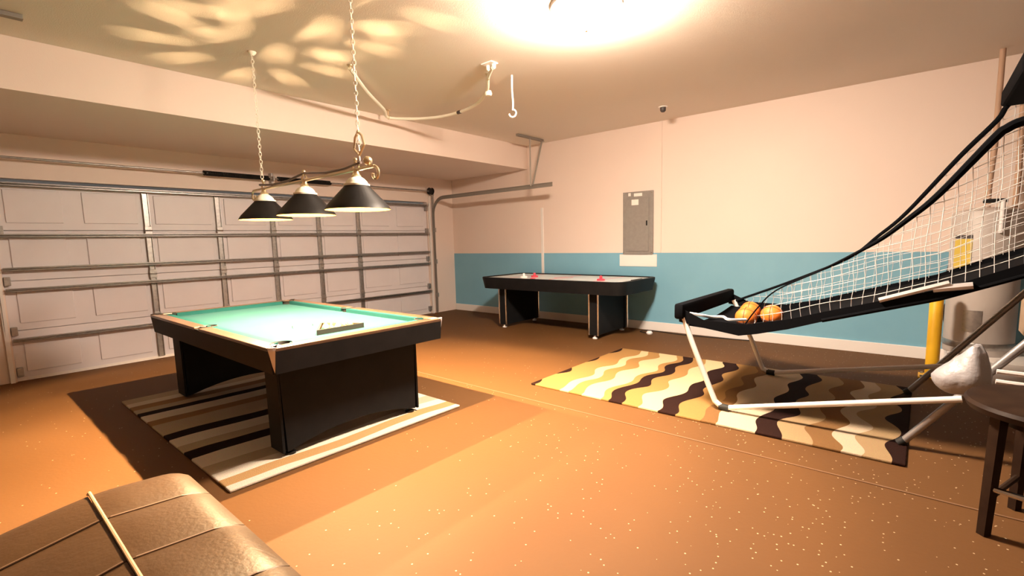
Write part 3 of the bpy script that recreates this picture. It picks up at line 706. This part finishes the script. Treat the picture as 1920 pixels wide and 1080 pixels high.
for y, P in ((NY, np_), (FY, fp)):
    m = MB(); PP = [(p.x, p.z) for p in P]
    x = -1.30 if y == FY else -0.92; st = 0.058
    while x < 1.1:
        a, b = botz(x), topz(PP, x)
        if b-a > 0.02:
            nseg = 6
            m.tube([(x+0.006*math.sin(9*u+x*7), y+0.012*math.sin(PI*u)*math.sin(5*x), a+(b-a)*u) for u in [q/nseg for q in range(nseg+1)]], 0.0018, 4, cap=False)
        x += st
    # cross cords follow the slope of the playfield
    k = 1
    while k < 30:
        pts = []
        x = -1.30 if y == FY else -0.92
        while x < 1.12:
            a, b = botz(x), topz(PP, x)
            z = a+k*st
            if z < b-0.008: pts.append((x, y+0.01*math.sin(5*x), z+0.006*math.sin(11*x+k)))
            elif len(pts) > 0:
                break
            x += 0.058
        if len(pts) > 1: m.tube(pts, 0.0018, 4, cap=False)
        k += 1
    m.make('side_net', M['net'], t)
# end panel at the top: backboard, rims
MB().b2((0.36, 3.95, 2.22), (0.66, FY+0.03, 2.34), bev=0.02).make('top_bar', M['nylon'], t)
MB().b2((1.13, NY-0.02, 1.5), (1.16, FY+0.02, 2.45), bev=0.004).make('backboard', M['whitepl'], t, label='white backboard with black trim')
for y in (4.04, 4.66):
    rm = MB().tube([(0.93+0.16*math.cos(a), y+0.16*math.sin(a), 1.72) for a in [k*2*PI/24 for k in range(24)]], 0.01, 6, closed=True).make('rim', M['redpl'], t, smooth=True)
    m = MB()
    for k in range(12):
        a = k*PI/6; m.tube([(0.93+0.16*math.cos(a), y+0.16*math.sin(a), 1.715), (0.93+0.10*math.cos(a+0.3), y+0.10*math.sin(a+0.3), 1.50)], 0.004, 4)
    m.make('hoop_net', M['net'], rm)
# balls in the trough
def bball(c, lab, r=0.088):
    g = MB().sphere((0, 0, 0), r, 24).make('basketball', M['ball'], smooth=True)
    g.location = c; tag(g, lab, 'basketball', 'mini basketballs in the trough')
    m = MB()
    for ax in range(3):
        pts = []
        for k in range(28):
            a = k*2*PI/28; q = [math.cos(a), math.sin(a), 0.0]
            v = {0: (q[0], q[1], 0), 1: (q[0], 0, q[1]), 2: (0, q[0], q[1])}[ax]
            pts.append(Matrix.Rotation(0.5, 3, 'X') @ Vector(v)*(r*1.0))
        m.tube(pts, 0.0025, 4, closed=True)
    o = m.make('seam', M['seamblk']); o.parent = g
bball((-1.17, 4.60, 0.672), 'orange mini basketball farthest from the camera in the black trough')
bball((-1.14, 4.36, 0.655), 'orange mini basketball in the middle of the black trough')
bball((-0.97, 4.49, 0.670), 'orange mini basketball highest up the slope of the black trough')
# white elastic cord at the front of the trough
MB().tube(smooth_path([(-1.42, 3.80, 0.74), (-1.32, 3.86, 0.72), (-1.30, 3.95, 0.70), (-1.22, 4.0, 0.70), (-1.16, 3.95, 0.69), (-1.05, 4.02, 0.69)], 6), 0.012, 6).make('elastic_cord', M['net'], t, smooth=True)

# ------------------------------------------------------------------ plastic bag hung on the frame
bag = MB(); rr = bmesh.ops.create_icosphere(bag.bm, subdivisions=4, radius=1)
for v in bag.bm.verts:
    p = v.co.copy(); wob = 1+0.05*math.sin(4*p.x+3*p.z)+0.03*math.sin(7*p.y+5*p.x)+0.015*math.sin(22*math.atan2(p.y, p.x))*max(0, p.z+0.3)
    neck = max(0.45, min(1, 1-(p.z-0.05)*0.55)) if p.z > 0.05 else 1
    v.co = Vector((p.x*0.125*wob*neck, p.y*0.10*wob*neck, p.z*(0.19 if p.z > 0 else 0.10)*wob)); v.co.x += max(0, p.z)*0.06
bo = bag.make('plastic_bag', M['bag'], smooth=True, at=(0, 0, 0)); bo.location = (0.20, 3.58, 0.535)
tag(bo, 'crumpled white plastic bag hung on the game frame behind the stool', 'bag')

# ------------------------------------------------------------------ stool
SX, SY, SZ = 0.50, 2.98, 0.60
t = thing('wooden_stool', 'dark brown round wooden stool cut off by the right edge of the photo', 'stool', (SX, SY, 0))
MB().lathe([(0, SZ), (0.25, SZ+0.004), (0.315, SZ), (0.325, SZ-0.015), (0.315, SZ-0.04), (0.27, SZ-0.05), (0, SZ-0.05)], (SX, SY, 0), 48).make('seat', M['stool'], t, smooth=True)
def cyl4(dx, dy): return (SX+dx, SY+dy)
legs = [(-0.235, -0.135), (0.10, -0.25), (0.235, 0.13), (-0.10, 0.235)]
for dx, dy in legs:
    MB().tube([(SX+dx*0.9, SY+dy*0.9, SZ-0.045), (SX+dx*0.98, SY+dy*0.98, 0.0)], [0.030, 0.024], 4).make('leg', M['stool'], t)
for i in range(4):
    a, b = legs[i], legs[(i+1) % 4]; z = 0.17 if i % 2 else 0.22
    MB().tube([(SX+a[0]*.955, SY+a[1]*.955, z), (SX+b[0]*.955, SY+b[1]*.955, z)], 0.013, 8).make('rung', M['chrome'] if i == 0 else M['stool'], t, smooth=True, label='metal footrest rung' if i == 0 else None)
MB().lathe([(0.20, SZ-0.05), (0.20, SZ-0.10), (0.185, SZ-0.10), (0.185, SZ-0.05), (0.20, SZ-0.05)], (SX, SY, 0), 32).make('apron_ring', M['stool'], t, smooth=True)

# ------------------------------------------------------------------ futon
FX0, FX1, FZ = -2.45, -0.45, 0.42
t = thing('futon', 'dark brown leather futon with pale piping in the near left corner', 'futon', ((FX0+FX1)/2, 0.1, 0))
seamx = [FX0, -2.14, -1.79, -1.44, -1.09, -0.77, FX1]
for k in range(6):
    for row, (y0, y1) in enumerate(((0.272, 0.585), (-0.45, 0.258))):
        x0, x1 = seamx[k]+0.003, seamx[k+1]-0.003
        m = MB(); nx, ny = 8, 10; V = []
        for i in range(nx+1):
            rowv = []
            for j in range(ny+1):
                u, v = i/nx, j/ny
                x = x0+(x1-x0)*u; y = y0+(y1-y0)*v
                z = FZ+0.010*(1-abs(2*u-1)**3)*(1-abs(2*v-1)**4)
                if row == 0:
                    d = (y-y0)/(y1-y0); z -= 0.020*d + 0.07*max(0, d-0.72)**2*9*0.5
                else:
                    z -= 0.13*(1-v)
                if k == 0: e = max(0, 1-u*(x1-x0)/0.06); z -= 0.03*e*e
                rowv.append(m.bm.verts.new((x, y, z)))
            V.append(rowv)
        for i in range(nx):
            for j in range(ny): m.bm.faces.new((V[i][j], V[i+1][j], V[i+1][j+1], V[i][j+1]))
        # close sides down to the mattress base
        ring = [V[i][0] for i in range(nx+1)]+[V[nx][j] for j in range(1, ny+1)]+[V[i][ny] for i in range(nx-1, -1, -1)]+[V[0][j] for j in range(ny-1, 0, -1)]
        low = [m.bm.verts.new((v.co.x, v.co.y, v.co.z-0.13)) for v in ring]; n = len(ring)
        for i in range(n): m.bm.faces.new((ring[i], low[i], low[(i+1) % n], ring[(i+1) % n]))
        m.bm.faces.new(low)
        m.make('mattress_panel', M['leather'], t, smooth=True)
for x in seamx[1:-1]:
    MB().tube([(x, -0.44, FZ-0.123), (x, 0.25, FZ+0.003)], 0.004, 6).make('stitched_seam', M['seam'], t)
    MB().tube([(x, 0.28, FZ+0.002), (x, 0.40, FZ-0.006), (x, 0.49, FZ-0.012), (x, 0.545, FZ-0.027), (x, 0.583, FZ-0.050)], 0.004, 6).make('stitched_seam', M['seam'], t)
MB().tube([(FX0-0.005, 0.265, FZ-0.015), (FX0+0.03, 0.265, FZ+0.004), (FX1, 0.265, FZ+0.004)], 0.006, 8).make('piping', M['piping'], t, smooth=True, label='pale tan piping')
MB().b2((FX0+0.03, -0.42, 0.035), (FX1-0.03, 0.55, 0.07)).make('frame', M['blackm'], t)
MB().b2((FX0+0.05, 0.05, 0.071), (FX1-0.05, 0.50, FZ-0.19)).make('base_box', M['leather'], t)
for x in (FX0+0.12, FX1-0.12):
    for y in (-0.36, 0.48): MB().tube([(x, y, 0), (x, y, 0.034)], [0.018, 0.024], 10).make('leg', M['chrome'], t, smooth=True)

# ------------------------------------------------------------------ water heater corner behind the game
pl = MB().b2((0.215, 5.78, 0), (1.15, 6.57, 0.20), bev=0.006).make('heater_platform', M['white'], at=(0.5, 6.2, 0)); tag(pl, 'low white platform carrying the water heater', 'platform')
t = thing('water_heater', 'tall grey water heater tank behind the basketball net', 'water heater', (0.43, 6.22, 0.20))
MB().lathe([(0, 0.20), (0.245, 0.20), (0.25, 0.22), (0.25, 1.48), (0.235, 1.52), (0.12, 1.55), (0, 1.555)], (0.43, 6.22, 0), 40).make('tank', M['tank'], t, smooth=True)
MB().lathe([(0.252, 0.26), (0.256, 0.27), (0.256, 0.31), (0.252, 0.32)], (0.43, 6.22, 0), 40).make('band', M['galv'], t, smooth=True)
def onTank(name, m, a0, a1, z0, z1, r=0.2525, lab=None):
    b = MB(); n = 8; A = []
    for k in range(n+1):
        a = a0+(a1-a0)*k/n
        A.append([b.bm.verts.new((0.43+rr*math.cos(a), 6.22+rr*math.sin(a), z)) for rr, z in ((r, z0), (r, z1), (r+0.003, z1), (r+0.003, z0))])
    for p, q in zip(A[:-1], A[1:]):
        for i in range(4): b.bm.faces.new((p[i], q[i], q[(i+1) % 4], p[(i+1) % 4]))
    b.bm.faces.new(A[0]); b.bm.faces.new(A[-1][::-1])
    return b.make(name, m, t, smooth=True, label=lab)
onTank('energy_label', M['label'], math.radians(212), math.radians(246), 1.0, 1.27, lab='yellow paper label')
onTank('label_header', M['dark'], math.radians(212), math.radians(246), 1.275, 1.305)
onTank('access_cover', M['galv'], math.radians(240), math.radians(270), 0.42, 0.62)
MB().tube([(0.42, 6.22, 1.54), (0.42, 6.22, 1.75), (0.44, 6.3, 2.1), (0.44, 6.3, H-0.002)], 0.022, 10).make('supply_pipe', M['copper'], t, smooth=True, label='copper water pipe')
MB().tube([(0.60, 6.22, 1.54), (0.60, 6.22, 2.0), (0.60, 6.3, 2.3), (0.60, 6.3, H-0.002)], 0.022, 10).make('supply_pipe', M['copper'], t, smooth=True, label='copper water pipe')
MB().tube([(0.50, 5.955, 1.32), (0.50, 5.955, 1.60)], 0.017, 10).tube([(0.50, 5.955, 1.585), (0.50, 6.1, 1.60)], 0.017, 10).make('relief_pipe', M['whitepl'], t, smooth=True, label='white relief pipe')
MB().box((0.45, 5.96, 1.60), (0.16, 0.03, 0.035), bev=0.006).make('valve_lever', M['blackm'], t)
t = thing('yellow_bollard', 'yellow steel bollard guarding the water heater', 'bollard', (0.11, 5.78, 0))
MB().lathe([(0, 0.86), (0.03, 0.852), (0.05, 0.82), (0.05, 0.012), (0, 0.012)], (0.11, 5.78, 0), 24).make('post', M['yellow'], t, smooth=True)
MB().box((0.11, 5.78, 0.007), (0.19, 0.19, 0.013), bev=0.003).make('base_plate', M['yellow'], t)
for dx in (-0.07, 0.07):
    for dy in (-0.07, 0.07): MB().lathe([(0.012, 0.014), (0.012, 0.026), (0, 0.028)], (0.11+dx, 5.78+dy, 0), 6).make('anchor_bolt', M['galv'], t)
hs = MB().tube(smooth_path([(0.20, 6.50, 1.0), (0.19, 6.5, 0.85), (0.23, 6.48, 0.7), (0.18, 6.5, 0.55), (0.20, 6.5, 0.42), (0.24, 6.48, 0.215)], 6), 0.014, 8).make('black_hose', M['rubber'], smooth=True)
tag(hs, 'black hose hanging on the wall between the bollard and water heater', 'hose')
for i, (x0, x1, y0, y1, z0, z1, lab) in enumerate((
        (0.92, 1.55, 4.98+0.35, 5.72, 0.0, 0.50, 'tan cardboard box on the floor right of the water heater, lower of two'),
        (0.86, 1.50, 5.36, 5.74, 0.502, 0.82, 'tan cardboard box stacked on top of the other right of the water heater'))):
    t = thing('cardboard_box', lab, 'box', ((x0+x1)/2, (y0+y1)/2, z0), 'cardboard boxes by the water heater')
    x0 -= 0.22; x1 -= 0.22
    MB().b2((x0, y0, z0), (x1, y1, z1-0.004), bev=0.004).make('carton', M['carton'], t)
    MB().b2((x0-0.001, (y0+y1)/2-0.025, z1-0.0038), (x1+0.001, (y0+y1)/2+0.025, z1-0.002)).make('packing_tape', M['piping'], t)
    MB().b2((x0+0.002, y0+0.002, z1-0.0039), (x1-0.002, (y0+y1)/2-0.003, z1-0.0025)).make('flap', M['carton'], t)
